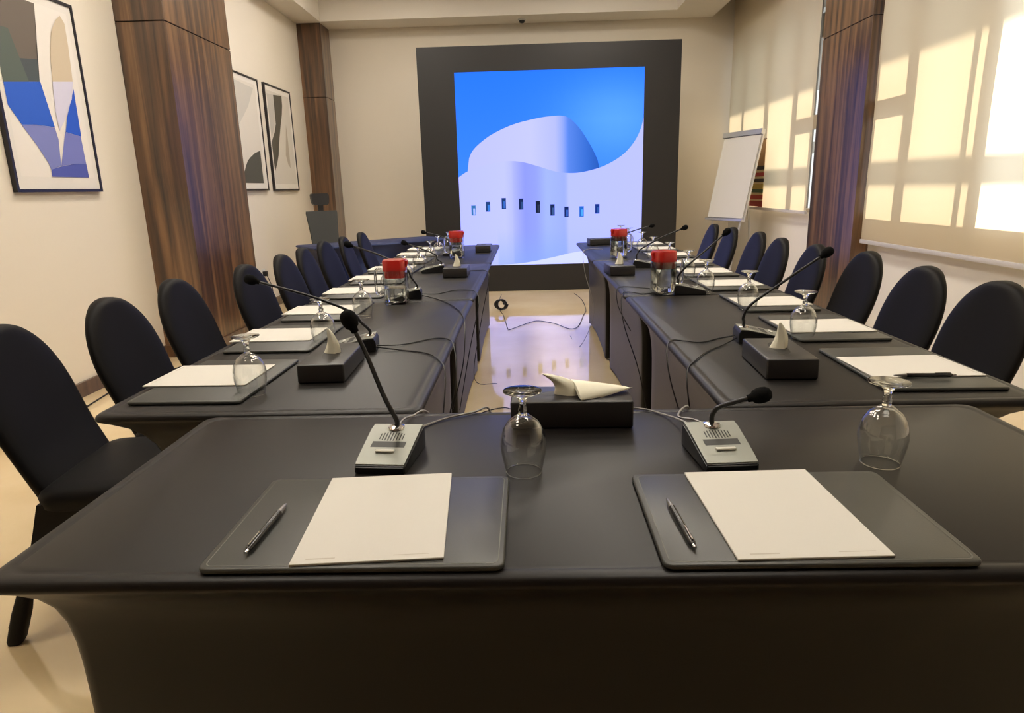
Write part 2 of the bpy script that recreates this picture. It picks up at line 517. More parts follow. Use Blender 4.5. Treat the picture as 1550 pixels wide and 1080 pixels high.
def hermite(P, u):
    n = len(P)
    if u <= P[0][0]: return P[0][1]
    if u >= P[-1][0]: return P[-1][1]
    m = []
    for i in range(n):
        a, b = P[max(i - 1, 0)], P[min(i + 1, n - 1)]
        m.append((b[1] - a[1]) / max(1e-6, b[0] - a[0]))
    for i in range(n - 1):
        if P[i][0] <= u <= P[i + 1][0]:
            h = P[i + 1][0] - P[i][0]; t = (u - P[i][0]) / h
            return (2*t**3-3*t*t+1)*P[i][1] + (t**3-2*t*t+t)*h*m[i] + (-2*t**3+3*t*t)*P[i+1][1] + (t**3-t*t)*h*m[i+1]

def mixc(a, b, t): return tuple(x + (y - x) * t for x, y in zip(a, b))
def ramp(P, u):
    for (a, ca), (b, cb) in zip(P[:-1], P[1:]):
        if u <= b: return mixc(ca, cb, max(0, min(1, (u - a) / max(1e-6, b - a))))
    return P[-1][1]

bm = bmesh.new()
cl = bm.loops.layers.float_color.new('Col')
def scr(u, v, lay): return (IX0 + (IX1 - IX0) * u, SY + .012 - lay * .0008, IZ1 + (IZ0 - IZ1) * v)
def strip(us, top, bot, nv, colf, lay):
    g = []
    for u in us:
        t, b = top(u), bot(u)
        g.append([(u, t + (b - t) * j / nv) for j in range(nv + 1)])
    V = [[bm.verts.new(scr(u, v, lay)) for u, v in c] for c in g]
    for i in range(len(us) - 1):
        for j in range(nv):
            f = bm.faces.new((V[i][j], V[i + 1][j], V[i + 1][j + 1], V[i][j + 1]))
            for l, (a, b) in zip(f.loops, ((i, j), (i + 1, j), (i + 1, j + 1), (i, j + 1))):
                
                c = lin(colf(*g[a][b]))
                l[cl] = (c[0], c[1], c[2] * (1 + .5 * c[2] ** 3), 1)      # the LED blues are over-range
def rng(a, b, n): return [a + (b - a) * i / n for i in range(n + 1)]
def sky_c(u, v):
    c = mixc((44, 124, 240), (66, 140, 252), v * 1.6 if v < .6 else 1)
    w = math.exp(-((u - .85) / .3) ** 2 - ((v - .25) / .2) ** 2)
    return mixc(c, (92, 168, 255), w)
strip(rng(0, 1, 16), lambda u: 0, lambda u: 1, 12, sky_c, 0)
DOME = [(.05, .50), (.055, .45), (.075, .40), (.12, .355), (.19, .31), (.30, .265), (.41, .24), (.50, .228), (.59, .232), (.65, .28), (.71, .365), (.755, .45), (.768, .50)]
DOMEC = [(0, (192, 196, 240)), (.40, (200, 204, 246)), (.53, (184, 192, 244)), (.57, (150, 172, 236)), (.60, (92, 138, 222)), (.70, (58, 112, 206)), (.77, (42, 92, 186))]
WALL = [(0, .525), (.04, .50), (.10, .478), (.18, .459), (.27, .448), (.35, .455), (.44, .48), (.53, .508), (.625, .518), (.71, .508), (.80, .482), (.89, .432), (.95, .37), (.985, .305), (1.0, .25)]
strip(rng(.05, .768, 60), lambda u: hermite(DOME, u), lambda u: .54, 4, lambda u, v: ramp(DOMEC, u), 1)
WC = [(0, (186, 192, 250)), (.25, (194, 200, 255)), (.30, (176, 184, 246)), (.36, (146, 158, 236)), (.42, (150, 164, 240)), (.48, (166, 186, 255)), (.58, (160, 178, 250)), (.60, (186, 196, 255)), (1, (190, 196, 252))]
def wall_c(u, v):
    c = ramp(WC, u)
    if v > .8: c = mixc(c, (140, 172, 255), min(1, (v - .8) / .2) * (.7 if .2 < u < .6 else .2))
    if u < .3: c = mixc(c, (200, 206, 255), .3)
    return c
strip(rng(0, 1, 80), lambda u: hermite(WALL, u), lambda u: 1, 14, wall_c, 2)
GR = [(.20, 1.0), (.35, .99), (.5, .965), (.62, .94), (.75, .925), (1, .92)]
strip(rng(.2, 1, 20), lambda u: hermite(GR, u), lambda u: 1.0, 2, lambda u, v: (214, 222, 255), 3)
for u, v, h, c1, c2 in ((.075, .70, .052, (60, 120, 180), (170, 190, 245)), (.155, .682, .052, (40, 70, 130), (60, 130, 215)), (.243, .668, .058, (34, 62, 120), (60, 110, 200)),
                    (.338, .673, .058, (30, 44, 92), (50, 80, 140)), (.43, .69, .062, (28, 36, 60), (50, 60, 90)), (.51, .708, .06, (30, 46, 90), (60, 90, 150)), (.587, .72, .055, (28, 44, 100), (60, 100, 190)),
                    (.67, .72, .055, (40, 110, 200), (80, 170, 235)), (.756, .708, .05, (28, 56, 140), (50, 90, 170))):
    strip([u - .012, u + .012], lambda _: v - h / 2, lambda _: v + h / 2, 1, lambda a, b: c1, 4)
    strip([u - .002, u + .009], lambda _: v - h * .2, lambda _: v + h * .42, 1, lambda a, b: c2, 5)
finish('display', bm, M['display'], o, None)
finish('cabinet_back', box(IX0, IX1, SY + .10, SY + .28, IZ0, IZ1), M['black_plastic'], o, None)

# ---------------------------------------------------------------- pictures on the left wall
def picture(label, y0, y1, z0, z1, polys):
    o = thing('framed_picture', label, 'picture', group='framed abstract prints on the left wall')
    w = .018
    bm = bmesh.new()
    x0, x1 = XL + .001, XL + .03
    bbox(bm, x0, x1, y0, y0 + w, z0, z1); bbox(bm, x0, x1, y1 - w, y1, z0, z1)
    bbox(bm, x0, x1, y0 + w, y1 - w, z0, z0 + w); bbox(bm, x0, x1, y0 + w, y1 - w, z1 - w, z1)
    finish('frame', bm, M['frame_black'], o, None)
    finish('mount', box(x0, XL + .022, y0 + w, y1 - w, z0 + w, z1 - w), M['mount'], o, None)
    bm = bmesh.new(); mats = []
    for k, (P, c) in enumerate(polys):
        x = XL + .0228 + .0004 * k
        f = bm.faces.new([bm.verts.new((x, y, z)) for y, z in P]); f.material_index = k
        mats.append(print_mat('print_ink', c))
    bmesh.ops.triangulate(bm, faces=bm.faces)
    finish('print', bm, mats, o, None)
    return o
cream = (232, 224, 206)
picture('large framed abstract print in dark grey and bright blue on left wall', 3.85, 4.638, 1.30, 2.462, [
    ([(3.91, 1.39), (4.575, 1.39), (4.575, 2.395), (3.91, 2.395)], (236, 230, 222)),
    ([(3.934, 2.39), (4.29, 2.39), (4.263, 2.222), (4.223, 2.053), (4.213, 1.944), (3.912, 1.9), (3.912, 2.123)], (112, 102, 92)),
    ([(3.914, 2.03), (4.228, 2.07), (4.213, 1.944), (3.912, 1.9)], (78, 86, 88)),
    ([(3.914, 2.2), (4.03, 2.2), (4.12, 1.93), (3.912, 1.9)], (92, 102, 94)),
    ([(3.912, 1.9), (4.216, 1.944), (4.272, 1.688), (4.113, 1.69), (3.992, 1.679), (3.912, 1.779)], (48, 98, 206)),
    ([(3.991, 1.677), (4.113, 1.69), (4.271, 1.685), (4.285, 1.618), (4.265, 1.458), (4.167, 1.434), (4.154, 1.471), (4.081, 1.573)], (128, 134, 196)),
    ([(4.359, 1.667), (4.505, 1.65), (4.512, 1.478), (4.383, 1.473), (4.265, 1.458)], (122, 128, 198)),
    ([(4.167, 1.434), (4.264, 1.455), (4.383, 1.473), (4.512, 1.478), (4.517, 1.392), (4.162, 1.392)], (82, 92, 174)),
    ([(4.516, 1.944), (4.509, 1.65), (4.364, 1.668), (4.402, 1.759)], (44, 92, 206)),
    ([(4.507, 2.373), (4.539, 2.333), (4.537, 2.204), (4.52, 1.988), (4.324, 1.96), (4.347, 2.116), (4.389, 2.248), (4.455, 2.335)], (208, 192, 166)),
    ([(4.324, 1.96), (4.52, 1.988), (4.48, 1.878), (4.369, 1.734), (4.308, 1.669), (4.301, 1.792)], (214, 212, 232))])
picture('framed grey abstract print half hidden behind walnut pillar', 6.86, 7.682, 1.298, 2.466, [
    ([(6.93, 1.37), (7.60, 1.37), (7.60, 2.40), (6.93, 2.40)], (222, 216, 206)),
    ([(6.95, 2.39), (7.55, 2.36), (7.358, 2.156), (7.0, 1.90)], (204, 200, 192)),
    ([(6.96, 1.376), (7.05, 1.46), (7.116, 1.544), (7.18, 1.60), (7.259, 1.638), (7.40, 1.69), (7.55, 1.72), (7.55, 1.376)], (84, 84, 78))])
picture('framed abstract print with dark curved band, nearest the back corner', 7.862, 8.706, 1.295, 2.470, [
    ([(7.925, 1.37), (8.64, 1.37), (8.64, 2.40), (7.925, 2.40)], (214, 208, 198)),
    ([(7.93, 2.359), (8.129, 2.368), (8.132, 2.194), (8.06, 2.0), (7.94, 1.887)], (196, 192, 184)),
    ([(8.129, 2.368), (8.409, 2.391), (8.40, 2.28), (8.355, 2.168), (8.28, 2.05), (8.215, 1.956), (8.16, 1.83), (8.107, 1.7), (8.03, 1.60), (7.934, 1.507), (7.927, 1.643), (7.925, 1.837), (8.05, 1.95), (8.121, 2.047), (8.14, 2.15), (8.133, 2.243)], (88, 84, 74)),
    ([(8.462, 2.077), (8.476, 1.873), (8.473, 1.559), (8.40, 1.60), (8.348, 1.711), (8.40, 1.88)], (182, 172, 156))])

# wall socket with plug, far left wall
o = thing('wall_socket', 'white wall socket with black plug low on left wall', 'socket', (XL, 7.28, .41))
finish('plate', box(0, .008, -.06, .06, -.045, .045, .002), M['white_plastic'], o)
finish('plug', box(.008, .05, -.025, .03, -.03, .025, .006), M['black_plastic'], o)
finish('plug_cable', tube([(.045, 0, -.02), (.09, .0, -.16), (.10, -.05, -.30), (.16, -.3, -.402), (.2, -.7, -.404)], .004, 6), M['black_rubber'], o)
tag(finish('floor_cable', tube([(-2.80, 3.3, .006), (-2.74, 3.7, .006), (-2.80, 4.3, .006), (-2.70, 4.6, .006), (-2.60, 4.9, .006), (-2.45, 5.05, .006)], .005, 6), M['black_rubber']), 'thin black cable on floor along left skirting board', 'cable')

# ---------------------------------------------------------------- tables with stretch covers
def table_cloth(hx, hy, h, m, e0=.11, hem=.05, r=.03, sc=.06):
    """stretch cover: flat top, sides pulled in to the four feet"""
    side = []
    # perimeter as rounded rect with points along the sides; s = 0..1 along each side for the hem arch
    n = 14
    P = []
    for (x0, y0), (x1, y1) in (((hx, -hy), (hx, hy)), ((hx, hy), (-hx, hy)), ((-hx, hy), (-hx, -hy)), ((-hx, -hy), (hx, -hy))):
        L = math.hypot(x1 - x0, y1 - y0)
        dx, dy = (x1 - x0) / L, (y1 - y0) / L
        for i in range(n + 1):
            t = r / L + (1 - 2 * r / L) * i / n
            P.append((x0 + dx * L * t, y0 + dy * L * t, i / n))
        # corner arc midpoint
        nx, ny = x1, y1
        a0 = math.atan2(dy, dx) - PI / 2
        cx, cy = x1 - dx * r + math.cos(a0 + PI) * r, y1 - dy * r + math.sin(a0 + PI) * r
        for q in (.25, .5, .75):
            a = a0 + q * PI / 2
            P.append((cx + r * math.cos(a), cy + r * math.sin(a), 0.0))
    rings = []
    zs = [(h, .030), (h - .0014, .026), (h, .022), (h, .014), (h - .0015, .006), (h - .005, .0015), (h - .011, -.0012), (h - .015, -.001), (h - .018, .001)]
    for z, d in zs:
        rings.append([(x * (1 - d / hx), y * (1 - d / hy), z) for x, y, s in P])
    nz = 16
    for j in range(1, nz + 1):
        t = (j / nz) ** 1.5
        ring = []
        for x, y, s in P:
            zb = .015 + hem * (math.sin(PI * s) ** .7 if 0 < s < 1 else 0)
            z = (h - .018) + (zb - (h - .018)) * t
            e = e0 * (1 - math.exp(-(h - .018 - z) / sc))
            ring.append((x * (1 - e / hx), y * (1 - e / hy), z))
        rings.append(ring)
    return loft(rings[::-1], cap0=False, cap1=True)

def banquet_table(name, label, cx, cy, hx, hy, rotz=0, m='cloth', h=.75, group=None, e0=.11):
    o = thing(name, label, 'table', (cx, cy, 0), rotz, group)
    finish('tablecloth', table_cloth(hx, hy, h, M[m], e0, sc=.06 if e0 > .08 else .04), M[m], o, 50)
    for sx in (-1, 1):
        for sy in (-1, 1):
            finish('leg', lathe([(0, 0), (.016, 0), (.016, h - .05), (0, h - .05)], 12, center=(sx * (hx - e0 - .04), sy * (hy - e0 - .04), 0)), M['alu'], o)
    return o
banquet_table('banquet_table', 'black cloth table nearest camera, across the front, with two leather mats', .12, 1.1225, .88, .3425, group='black covered conference tables', e0=.065)
lx, rx = -.655, .82
for i, (y0, y1, w) in enumerate(((1.475, 3.075, 'nearest'), (3.085, 4.64, 'middle'), (4.65, 6.22, 'farthest'))):
    banquet_table('banquet_table', '%s of three black cloth tables in the left row' % w, lx, (y0 + y1) / 2, .395, (y1 - y0) / 2, group='black covered conference tables')
    banquet_table('banquet_table', '%s of three black cloth tables in the right row' % w, rx, (y0 + y1) / 2, .375, (y1 - y0) / 2, group='black covered conference tables')
# navy head table, turned in the far left corner
a = math.atan2(.9, 1.2)
banquet_table('banquet_table', 'navy blue cloth side table set at an angle before the screen', -1.575, 6.96, .75, .30, a, 'navy')

# ---------------------------------------------------------------- covered banquet chairs
def make_chair(label):
    o = thing('banquet_chair', label, 'chair', group='black covered banquet chairs')
    c = M['chair_cloth']
    # backrest: arched slab leaning back
    rings = []
    nv, na = 26, 28
    for j in range(nv + 1):
        v = j / nv
        t = v ** .8 if v < 1 else 1
        vv = math.sin(v * PI / 2)            # finer towards the top
        z = .43 + .475 * vv
        k = .48
        if vv <= k: w = .188 + .014 * (vv / k)
        else: w = .202 * max(0.0, 1 - ((vv - k) / (1 - k)) ** 2.25) ** .5
        w = max(w, .012)
        th = .030 if w > .08 else .030 * max(.35, (w / .08) ** .5)
        th += .012 * max(0, 1 - vv * 4)
        xc = -.185 - .150 * vv - .02 * math.sin(vv * PI)
        ring = []
        for i in range(na):
            a = 2 * PI * i / na
            ca, sa = math.cos(a), math.sin(a)
            yy = w * math.copysign(abs(sa) ** .75, sa)
            xx = th * math.copysign(abs(ca) ** .75, ca) - .018 * (1 - (yy / .22) ** 2)
            ring.append((xc + xx, yy, z + .0))
        rings.append(ring)
    finish('backrest', loft(rings), c, o, 60)
    # seat
    bm = bmesh.new()
    rings = []
    for z, d in ((.40, .012), (.415, .0), (.445, -.004), (.462, .004), (.472, .022), (.477, .06), (.479, .12)):
        rings.append([(.01 + x, y, z) for x, y in rrect(.215 - d, .218 - d, max(.05 - d * .2, .02), 6)])
    finish('seat', loft(rings), c, o, 60)
    # skirt pulled down to the four feet, arched between them
    n = 16
    top, P = [], []
    cs = [(.215, -.212), (.215, .212), (-.20, .212), (-.20, -.212)]
    ft = [(.235, -.225), (.235, .225), (-.35, .215), (-.35, -.215)]
    rows = 9
    rings = [[] for _ in range(rows + 1)]
    for q in range(4):
        a, b = cs[q], cs[(q + 1) % 4]; fa, fb = ft[q], ft[(q + 1) % 4]
        for i in range(n):
            s = i / n
            tx, ty = a[0] + (b[0] - a[0]) * s, a[1] + (b[1] - a[1]) * s
            bx, by = fa[0] + (fb[0] - fa[0]) * s, fa[1] + (fb[1] - fa[1]) * s
            arch = math.sin(PI * s) ** .55 if s > 0 else 0
            zb = .05 + .285 * arch
            for j in range(rows + 1):
                t = j / rows
                z = .43 + (zb - .43) * t
                f = (.43 - z) / .38
                pin = .035 * math.sin(PI * min(1, f)) * (1 - arch * .5)
                x = tx + (bx - tx) * f; y = ty + (by - ty) * f
                x *= 1 - pin; y *= 1 - pin
                rings[j].append((x, y, z))
    finish('seat_skirt', loft(rings, cap0=True, cap1=False), c, o, 60)
    for (fx, fy), (tx, ty) in zip(ft, cs):
        finish('leg', loft([[(fx * .97 + (tx - fx) * z / .43 + x, fy * .97 + (ty - fy) * z / .43 + y, z) for x, y in rrect(r, r, r * .6, 3)] for z, r in ((0, .018), (.012, .022), (.10, .023), (.22, .014))]), c, o, 50)
    return o
ordn = ['nearest', 'second', 'third', 'fourth', 'fifth', 'sixth', 'seventh', 'eighth', 'ninth']
LC = [(1.89, -1.20, .10), (2.35, -1.18, 0), (2.87, -1.21, 0), (3.40, -1.12, -.05), (3.95, -1.12, 0), (4.43, -1.15, .03), (5.0, -1.19, -.06), (5.48, -1.16, .04), (6.0, -1.14, 0)]
RC = [(2.26, 1.255, .03), (2.71, 1.255, 0), (3.34, 1.335, 0), (3.79, 1.265, -.03), (4.28, 1.25, 0), (4.86, 1.31, 0), (5.42, 1.285, .0), (5.92, 1.275, 0)]
chair0 = None
for i, (y, x, r) in enumerate(LC):
    lab = '%s black covered chair from the camera, on the left side' % ordn[i]
    if i == 0: lab = 'black covered chair nearest the camera at the left edge, its seat showing'
    if chair0 is None:
        chair0 = make_chair(lab); chair0.location = (x, y, 0); chair0.rotation_euler = (0, 0, r)
    else: dup(chair0, (x, y, 0), r, lab)
for i, (y, x, r) in enumerate(RC):
    dup(chair0, (x, y, 0), PI + r, '%s black covered chair from the camera, on the right side' % ordn[i])

# ---------------------------------------------------------------- office chair in the far left corner
o = thing('office_chair', 'grey mesh office chair with headrest behind the navy side table', 'office chair', (-2.19, 7.58, 0), math.radians(-50))
def plate(zs, thick, lean, z0):
    rings = []
    for z, w in zs:
        x = -.22 - (z - z0) * lean
        rings.append([(x + thick * a, w * b, z) for a, b in ((-.5, -1), (.5, -1), (.5, -.5), (.35, 0), (.5, .5), (.5, 1), (-.5, 1), (-.6, 0))])
    return loft(rings)
finish('backrest', plate([(.56, .150), (.60, .155), (.80, .165), (1.03, .185), (1.055, .18)], .03, .12, .56), M['mesh_dark'], o, 30)
finish('headrest', plate([(1.12, .075), (1.135, .095), (1.19, .105), (1.235, .105), (1.25, .09)], .05, .12, .56), M['black_plastic'], o, 40)
finish('headrest_post', box(-.305, -.285, -.03, .03, 1.03, 1.15), M['black_plastic'], o)
finish('seat', slab(.24, .24, .08, .44, .51, .02), M['black_plastic'], o)
finish('spine', tube([(-.30, 0, .95), (-.27, 0, .6), (-.15, 0, .42), (0, 0, .40)], .025, 10), M['black_plastic'], o)
finish('gas_lift', lathe([(0, .1), (.03, .1), (.03, .44), (0, .44)], 16), M['black_plastic'], o)
for k in range(5):
    a = 2 * PI * k / 5
    f = finish('base_arm', tube([(0, 0, .12), (.16 * math.cos(a), .16 * math.sin(a), .10), (.30 * math.cos(a), .30 * math.sin(a), .065)], .02, 8), M['black_plastic'], o)
    finish('castor', lathe([(0, -.012), (.025, -.012), (.028, 0), (.025, .012), (0, .012)], 14).copy() if False else tube([(.30 * math.cos(a) - .015 * math.sin(a), .30 * math.sin(a) + .015 * math.cos(a), .03), (.30 * math.cos(a) + .015 * math.sin(a), .30 * math.sin(a) - .015 * math.cos(a), .03)], .03, 12, smooth=False), M['black_plastic'], f)

# ---------------------------------------------------------------- flip chart and striped banner behind it
o = thing('flip_chart', 'flip chart easel with blank white pad by the far blind', 'flip chart', (0, 0, 0))
bl = Vector((2.168, 8.246, .8205)); A = 1.2145; ln = .2083; FWD, FHT = .674, 1.01
wd = Vector((math.cos(A), -math.sin(A), 0)); nn = Vector((-math.sin(A), -math.cos(A), 0))
upv = Vector((0, 0, math.cos(ln))) - nn * math.sin(ln)
no = wd.cross(upv).normalized()
if no.dot(nn) < 0: no = -no
def fc(u, v, d): return tuple(bl + wd * (u * FWD) + upv * (v * FHT) + no * d)
def fbox(u0, u1, v0, v1, d0, d1, bm=None):
    return loft([[fc(u0, v0, d), fc(u1, v0, d), fc(u1, v1, d), fc(u0, v1, d)] for d in (d0, d1)], bm=bm)
finish('board', fbox(0, 1, 0, .985, -.02, 0), M['alu'], o, None)
finish('paper_pad', fbox(.02, .98, .035, .94, .0005, .012), M['paper'], o, None)
finish('clamp_bar', fbox(-.01, 1.0, .945, 1.0, -.022, .028), M['alu'], o, None)
finish('pen_tray', fbox(.0, 1.0, 0, .022, .0, .035), M['alu'], o, None)
for u in (.12, .88):
    p = Vector(fc(u, .6, -.03)); q = Vector(fc(u, 0, -.03)); d = (q - p).normalized(); t = p.z / -d.z
    foot = p + d * (t * 1.0)
    finish('leg', tube([p, foot + Vector((0, 0, .01))], .012, 10, smooth=False), M['alu'], o)
p = Vector(fc(.5, .95, -.03)); foot = Vector((p.x - nn.x * .25 + .0, p.y - nn.y * .25, .01))
foot.x = min(foot.x, 2.70)
finish('leg', tube([p, foot], .012, 10, smooth=False), M['alu'], o)

bx = 2.735
BY0 = 8.02
o = thing('striped_banner', 'narrow hanging with red, yellow, green and black stripes behind flip chart', 'banner', (0, 0, 0))
cols = [(.965, 1.03, (150, 40, 34)), (1.03, 1.05, (222, 190, 150)), (1.05, 1.10, (178, 60, 44)), (1.10, 1.125, (224, 196, 150)), (1.125, 1.165, (62, 86, 52)), (1.165, 1.225, (196, 168, 84)),
        (1.225, 1.245, (226, 206, 160)), (1.245, 1.285, (46, 32, 30)), (1.285, 1.31, (226, 206, 160)), (1.31, 1.355, (176, 52, 44)), (1.355, 1.385, (226, 206, 160)), (1.385, 1.43, (48, 34, 30)), (1.43, 1.72, (178, 138, 96))]
bm = bmesh.new(); mats = []
for k, (z0, z1, c) in enumerate(cols):
    nb = len(bm.faces)
    bbox(bm, bx, bx + .006, BY0, BY0 + .45, z0, z1)
    bm.faces.ensure_lookup_table()
    for f in bm.faces[nb:]: f.material_index = k
    mats.append(print_mat('banner_stripe', c))
finish('fabric', bm, mats, o, None)
finish('hanging_rod', tube([(bx + .003, BY0 - .01, 1.725), (bx + .003, BY0 + .46, 1.725)], .008, 8, smooth=False), M['walnut'], o)

# ---------------------------------------------------------------- place settings
def make_mat(label):
    o = thing('desk_mat', label, 'desk mat', group='charcoal leather desk mats')
    finish('pad', slab(.210, .146, .014, 0, .009, .003), M['leather'], o, 40)
    bm = bmesh.new()
    a = rrect(.202, .138, .010, 5); b = rrect(.2005, .1365, .0095, 5)
    n = len(a)
    A_ = [bm.verts.new((x, y, .0093)) for x, y in a]; B_ = [bm.verts.new((x, y, .0093)) for x, y in b]
    for i in range(n): bm.faces.new((A_[i], A_[(i + 1) % n], B_[(i + 1) % n], B_[i]))
    finish('stitching', bm, M['stitch'], o, None)
    return o
def make_pad(label):
    o = thing('notepad', label, 'notepad', group='blank white notepads')
    bm = bmesh.new()
    bbox(bm, -.105, .105, -.14, .14, 0, .0035, .0006, 1)
    finish('sheets', bm, M['paper'], o, None)
    for x0, x1, y, h in ((-.085, -.045, -.130, .003), (.035, .085, -.129, .0018)):
        bm = bmesh.new()
        bm.faces.new([bm.verts.new(p) for p in ((x0, y, .0037), (x1, y, .0037), (x1, y + h, .0037), (x0, y + h, .0037))])
        finish('printed_footer', bm, M['print_grey'], o, None)
    return o
def make_pen(label):
    o = thing('pen', label, 'pen', group='ballpoint pens')
    # lies along +y, tip at +y
    def cyl(prof):
        bm = lathe(prof, 14)
        bmesh.ops.rotate(bm, verts=bm.verts, cent=(0, 0, 0), matrix=Matrix.Rotation(-PI / 2, 3, 'X'))
        bmesh.ops.translate(bm, verts=bm.verts, vec=(0, 0, .0052))
        return bm
    finish('barrel', cyl([(0, -.07), (.0035, -.07), (.0052, -.066), (.0052, .040), (0, .040)]), M['pen_dark'], o, 40)
    finish('tip', cyl([(0, .040), (.0048, .040), (.0032, .062), (.0010, .071), (0, .0715)]), M['pen_grey'], o, 40)
    finish('clip', box(-.0013, .0013, -.066, -.028, .0104, .0122, .0005, 1), M['chrome'], o)
    finish('push_button', cyl([(0, -.079), (.0026, -.079), (.0026, -.07), (0, -.07)]), M['chrome'], o, 40)
    return o
def make_goblet(label):
    o = thing('goblet', label, 'glass', group='upturned water goblets')
    outer = [(.0330, 0), (.0365, .018), (.0405, .038), (.0418, .052), (.0405, .068), (.0355, .084), (.0270, .097), (.0160, .1055), (.0085, .110)]
    inner = [(.0318, .001), (.0352, .018), (.0391, .038), (.0404, .052), (.0391, .067), (.0341, .0825), (.0255, .0945), (.0140, .1020), (.0, .1045)]
    prof = outer + [(0, .110)]
    finish('bowl', lathe(prof[::-1] + inner, 40), M['thin_glass'], o, 60)
    finish('rim', lathe([(.0324 + .0013 * math.cos(2 * PI * i / 8), .0013 + .0013 * math.sin(2 * PI * i / 8)) for i in range(8)], 40, closed=True), M['glass'], o, 60)
    finish('stem', lathe([(0, .1102), (.0084, .1102), (.0070, .115), (.0085, .119), (.0062, .124), (.0065, .134), (.0095, .141), (.0150, .1458), (0, .1458)], 28), M['glass'], o, 60)
    finish('foot', lathe([(0, .146), (.0155, .146), (.028, .1495), (.0345, .1525), (.0345, .154), (.030, .1545), (0, .1535)], 40), M['glass'], o, 60)
    return o

mat0 = pad0 = gob0 = pen0 = None
def put(kind, loc, rz, label):
    global mat0, pad0, gob0, pen0
    proto = {'mat': mat0, 'pad': pad0, 'gob': gob0, 'pen': pen0}[kind]
    if proto is None:
        p = {'mat': make_mat, 'pad': make_pad, 'gob': make_goblet, 'pen': make_pen}[kind](label)
        p.location = loc; p.rotation_euler = (0, 0, rz)
        if kind == 'mat': mat0 = p
        if kind == 'pad': pad0 = p
        if kind == 'gob': gob0 = p
        if kind == 'pen': pen0 = p
        return p
    return dup(proto, loc, rz, label)
TZ0, MZ, PZ = .7502, .7596, .7636
# front table
put('mat', (-.250, .940, TZ0), 0, 'leather desk mat on the left of the front table')
put('mat', (.383, .938, TZ0), 0, 'leather desk mat on the right of the front table')
put('pad', (-.238, .945, MZ), math.radians(4), 'white notepad on the front left desk mat')
put('pad', (.373, .942, MZ), math.radians(1.5), 'white notepad on the front right desk mat')
put('pen', (-.401, .905, MZ), math.radians(-2), 'black pen beside the notepad on the front left mat')
put('pen', (.217, .905, MZ), math.radians(3), 'black pen beside the notepad on the front right mat')
put('gob', (-.015, 1.122, TZ0), 0, 'large upturned goblet on front table beside centre tissue box')
put('gob', (.630, 1.136, TZ0), 0.4, 'large upturned goblet on front table behind the front right desk mat')
SEAT = [1.785, 2.325, 2.86, 3.42, 3.93, 4.42, 4.95, 5.45, 5.93]
LG = [(-.722, 1.635), (-.706, 2.214), (-.685, 2.696), (-.70, 3.30), (-.69, 3.72), (-.70, 4.27), (-.69, 4.75), (-.70, 5.25), (-.68, 5.75)]
RG = [(.892, 2.148), (.886, 2.688), (.829, 3.126), (.86, 3.62), (.87, 4.16), (.86, 4.65), (.87, 5.15), (.85, 5.70), (.84, 6.10)]
for i, y in enumerate(SEAT):
    j = random.uniform(-.015, .015)
    rz = random.uniform(-.03, .03)
    w = ordn[i]
    put('mat', (-.858, y * .985, TZ0), -PI / 2 + rz, '%s desk mat from the camera on the left row of tables' % w)
    put('pad', (-.895, y * .975 + .05 + j, MZ), -PI / 2 + rz, '%s notepad from the camera on the left row of tables' % w)
    put('gob', LG[i] + (TZ0,), random.uniform(0, 3), '%s upturned goblet from the camera on the left row of tables' % w)
    put('mat', (1.008, y * .985, TZ0), PI / 2 + rz, '%s desk mat from the camera on the right row of tables' % w)
    put('pad', (1.008, y * .985 - .01 + j, MZ), PI / 2 - rz, '%s notepad from the camera on the right row of tables' % w)
    put('gob', RG[i] + (TZ0,), random.uniform(0, 3), '%s upturned goblet from the camera on the right row of tables' % w)
put('pen', (.985, 1.63, PZ), PI / 2 - .05, 'dark pen lying across the nearest notepad of the right row')

